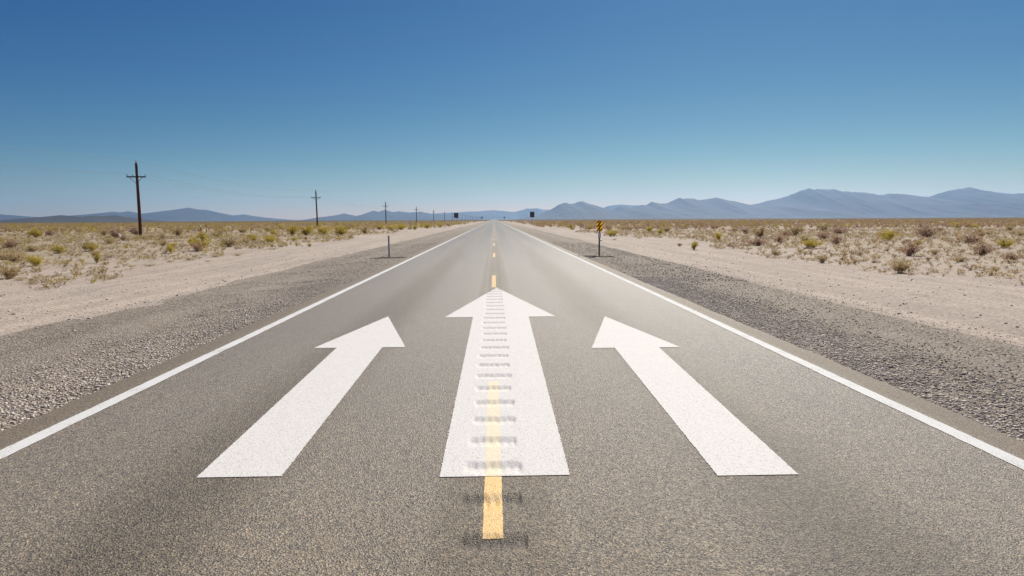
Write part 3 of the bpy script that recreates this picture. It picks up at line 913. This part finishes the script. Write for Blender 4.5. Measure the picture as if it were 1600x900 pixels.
GEN = {('creosote_bush', -1): 'yellow-green bush among the scattered scrub left of the road',
       ('creosote_bush', 1): 'yellow-green bush among the scattered scrub right of the road',
       ('dry_shrub', -1): 'dry tan shrub among the scattered scrub left of the road',
       ('dry_shrub', 1): 'dry tan shrub among the scattered scrub right of the road',
       ('brown_shrub', -1): 'brown twiggy shrub among the scattered scrub left of the road',
       ('brown_shrub', 1): 'reddish brown twiggy shrub among the scattered scrub right of the road',
       ('straw_tuft', -1): 'low pale tuft of dead grass on the sand left of the road',
       ('straw_tuft', 1): 'low pale tuft of dead grass on the sand right of the road'}
C, D_, B, S_ = 'creosote_bush', 'dry_shrub', 'brown_shrub', 'straw_tuft'
for row in [
    (C, 531, 369, 36, 15, 'bright yellow-green bush at the scrub edge right of the second utility pole'),
    (C, 505, 368, 30, 13, None), (C, 476, 369, 28, 14, 'yellow-green bush just left of the second utility pole'), (C, 456, 369, 26, 15, None), (C, 422, 379, 26, 12, 'bright yellow-green bush at the sand edge, wide and low'),
    (C, 398, 378, 26, 12, None), (D_, 360, 385, 44, 15, 'wide dry tan shrub at the sand edge left of the bright low bushes'), (D_, 384, 381, 22, 11, None), (C, 318, 377, 18, 13, 'yellow-green bush above a brown twiggy shrub, left scrub'), (C, 300, 382, 18, 10, None),
    (B, 309, 392, 20, 14, 'brown twiggy shrub at the sand edge below a yellow-green bush'), (C, 268, 394, 17, 13, 'yellowish bush standing alone at the lower left scrub edge'), (D_, 255, 384, 18, 10, None), (C, 144, 393, 22, 12, None), (C, 150, 408, 16, 16, 'upright yellowish bush at the lower left end of the scrub'),
    (D_, 135, 392, 26, 12, None), (B, 193, 378, 16, 9, 'brown shrub at the foot of the leaning white marker'), (D_, 226, 376, 20, 8, None), (D_, 252, 371, 20, 7, None), (D_, 172, 382, 22, 8, None), (D_, 340, 369, 22, 8, None),
    (C, 485, 384.5, 10, 5.5, 'small green-yellow bush alone on the bare sand, left'), (C, 459, 376.5, 12, 6, None), (B, 478, 374.5, 7, 5, None), (D_, 548, 371.5, 11, 4.5, None),
    (S_, 372, 397, 22, 7, 'pale dead grass tuft on the sand edge below the wide tan shrub'), (S_, 336, 399, 24, 7, None), (S_, 298, 404, 26, 7, None), (S_, 268, 407, 18, 6, None), (S_, 232, 412, 24, 6, None), (S_, 205, 414, 18, 6, None), (S_, 240, 401, 16, 6, None), (S_, 200, 403, 20, 6, None), (S_, 325, 406, 16, 4, None),
    (S_, 425, 389, 22, 5, None), (S_, 440, 385, 18, 5, None), (S_, 520, 372, 18, 5, None), (S_, 497, 374, 16, 5, None), (S_, 505, 378, 14, 3.5, None), (B, 412, 383, 12, 5, None),
    (C, 612, 360.5, 22, 7.5, None), (C, 627, 359, 20, 8, None), (C, 592, 359, 18, 6, None), (C, 648, 358.6, 12, 6.5, 'yellow-green bush at the foot of the tall white marker post'), (C, 668, 356.8, 15, 7.5, None), (C, 688, 355, 14, 6, None), (D_, 570, 361, 26, 9, None), (D_, 700, 353.3, 12, 5, None), (D_, 585, 356, 24, 6, None),
    (D_, 545, 358, 26, 8, None), (D_, 420, 362, 26, 8, None), (C, 440, 358, 20, 7, None), (D_, 380, 364, 24, 7, None), (C, 348, 362, 20, 6, None),
    (C, 1083, 389, 19, 13, 'yellow-green bush standing alone on the bare sand right of the striped marker'), (B, 1062, 383, 10, 5, None), (C, 1015, 362, 16, 8, None), (C, 1030, 366, 16, 8, None), (C, 1124, 376, 18, 14, 'yellow-green bush at the near edge of the right scrub, wide sand before it'), (D_, 1040, 362, 22, 8, None),
    (B, 1188, 383, 54, 12, 'wide low reddish brown shrub in the right scrub'), (B, 1228, 370, 26, 10, None), (C, 1266, 387, 42, 13, None), (B, 1307, 382, 24, 15, 'brown twiggy shrub, tallest in the middle of the right scrub'), (B, 1310, 366, 44, 12, None), (B, 1376, 370, 18, 8, None), (B, 1445, 372, 44, 18, 'large rusty brown shrub at the far right of the scrub'),
    (B, 1418, 399, 48, 20, 'largest brown bush, spiky, at the near edge of the right scrub'), (C, 1432, 385, 14, 10, None), (D_, 1284, 410, 22, 13, 'pale round shrub on the sand, nearest on the right'), (D_, 1335, 413, 11, 9, None), (D_, 1212, 398, 22, 10, None), (D_, 1460, 397, 20, 9, None), (B, 1397, 403, 8, 6, None), (B, 1345, 399, 11, 6, None), (B, 1386, 392, 8, 5, None),
    (D_, 1319, 399, 14, 6, None), (D_, 1250, 394, 14, 6, None), (S_, 1320, 392, 16, 6, None), (S_, 1365, 400, 18, 7, None), (S_, 1172, 388, 14, 5, None), (S_, 1118, 384, 12, 4, None), (B, 1450, 408, 14, 5, None), (B, 1366, 411, 15, 4, None), (S_, 1300, 410, 10, 4, None), (S_, 1000, 372, 14, 4, None), (S_, 960, 374, 12, 3, None),
    (C, 920, 358.5, 10, 6, None), (C, 893, 356, 13, 6, None), (C, 876, 353.5, 12, 6, None), (D_, 905, 353, 16, 6, None), (D_, 950, 357, 20, 7, None), (D_, 985, 358, 20, 6, None), (C, 843, 350.5, 8, 3.5, None),
    (C, 60, 412, 34, 16, None), (D_, 25, 408, 40, 16, None), (C, 92, 396, 24, 12, None), (S_, 80, 432, 24, 7, None), (S_, 30, 436, 28, 8, None), (D_, 50, 394, 30, 10, None), (D_, 12, 388, 26, 10, None),
    (B, 1530, 398, 44, 18, None), (D_, 1500, 410, 22, 9, None), (B, 1580, 410, 36, 14, None), (D_, 1555, 424, 20, 9, None), (B, 1515, 382, 36, 14, None), (C, 1570, 388, 30, 14, None),
]:
    kd, px, pb, w_, h_, lab = row
    px_bush(kd, px, pb, w_, h_, lab or GEN[(kd, -1 if px < 772 else 1)])

def scrub_ok(x, y):
    ax = abs(x)
    lim = (14.0 if x < 0 else 13.0)+5.0*fbm(x*.3, y, .09, 3)
    if y > 120: lim = 11+3*fbm(x*.3, y, .05, 2)
    return ax > lim

# random individuals near, then the uncountable rest
n_ind = len(placed)
tries = 0
while n_ind < 297 and tries < 20000:
    tries += 1
    y = rb.uniform(16, 80); x = rb.choice((-1, 1))*rb.uniform(10, 16+y*1.0)
    if not scrub_ok(x, y): continue
    if any((x-a)**2+(y-b_)**2 < (.55*(w_+.9))**2 for a, b_, w_ in placed): continue
    u = rb.random()
    if x < 0: kd = C if u < .16 else D_ if u < .50 else B if u < .58 else S_
    else: kd = C if u < .10 else D_ if u < .36 else B if u < .68 else S_
    w_ = (rb.uniform(.5, 1.5) if rb.random() < .8 or y < 38 else rb.uniform(1.6, 2.4))*(1.0 if kd != S_ else .7)*(.75 if y < 30 else 1); h_ = w_*rb.uniform(.36, .55)*(1.0 if kd != S_ else .6)
    put_bush(kd, x, y, w_, h_, GEN[(kd, -1 if x < 0 else 1)])
    n_ind += 1

def scrub_mass():
    lows = {}
    for kd in KIND:
        lows[kd] = [bush_arrays(rb, kd, 5, 34) for _ in range(6)]
        big = []
        for v, t in lows[kd]:
            cen = v.reshape(-1, 4, 3).mean(1, keepdims=True)
            q = v.reshape(-1, 4, 3); q = cen+(q-cen)*2.3
            q[..., 2] = np.maximum(q[..., 2], -.02)
            big.append((q.reshape(-1, 3), t))
        lows[kd] = big
    mats = list(KIND.values()); names = list(KIND)
    VV = []; TT = []; MI = []
    def put(kd, x, y, w_, h_):
        v, t = lows[kd][rb.randrange(6)]
        a = rb.uniform(0, 6.283); ca, sa = math.cos(a), math.sin(a)
        q = np.empty_like(v)
        q[:, 0] = (v[:, 0]*ca-v[:, 1]*sa)*w_+x; q[:, 1] = (v[:, 0]*sa+v[:, 1]*ca)*w_+y
        q[:, 2] = v[:, 2]*h_/.56+ground_z(x, y)
        VV.append(q); TT.append(np.clip(t+rb.uniform(-.15, .15), 0, 1)); MI.append(np.full(len(v)//4, names.index(kd)))
    cnt = 0
    while cnt < 34000:
        u = rb.random()
        y = 12+78*rb.random() if u < .48 else (60+200*rb.random() if u < .72 else 200+440*rb.random()**1.2)
        x = rb.choice((-1, 1))*(9+rb.random()*(12+y*1.05))
        if not scrub_ok(x, y): continue
        u = rb.random()
        if y < 90:                                   # small tufts and dead clumps between the bushes
            kd = S_ if u < .62 else D_ if u < .84 else (C if x < 0 else B)
            w_ = rb.uniform(.2, .75)*(.7 if y < 35 else 1); h_ = w_*rb.uniform(.28, .5)
        else:
            if x < 0: kd = C if u < .28 else D_ if u < .86 else B
            else: kd = C if u < .16 else D_ if u < .46 else B
            w_ = rb.uniform(.8, 2.2); h_ = rb.uniform(.3, .75)
            if y > 300: w_ *= 1.5
        put(kd, x, y, w_, h_); cnt += 1
    V = np.concatenate(VV)
    me_ = mesh_np('desert_scrub', V, np.arange(len(V)).reshape(-1, 4), mats, mat_idx=np.concatenate(MI))
    attr(me_, 'tone', np.concatenate(TT))
    tag(link('desert_scrub', me_), 'low dry tufts and distant scrub covering the desert on both sides of the road', 'scrub', kind='stuff')
scrub_mass()

# ------------------------------------------------------------------ the dusty air
HAZE_DENSITY = 2.7e-5
hm = bpy.data.materials.new('haze'); hm.use_nodes = True
ht = hm.node_tree
ht.nodes.remove(ht.nodes['Principled BSDF'])
pv = ht.nodes.new('ShaderNodeVolumePrincipled')
pv.inputs['Color'].default_value = (.33, .61, 1.0, 1)
pv.inputs['Density'].default_value = HAZE_DENSITY
pv.inputs['Anisotropy'].default_value = 0.5
ht.links.new(pv.outputs[0], ht.nodes['Material Output'].inputs['Volume'])
mb = MB(); mb.box(-21500, -1800, -12, 21500, 19500, 680)
hz = mb.build('haze', hm)
tag(hz, kind='stuff')
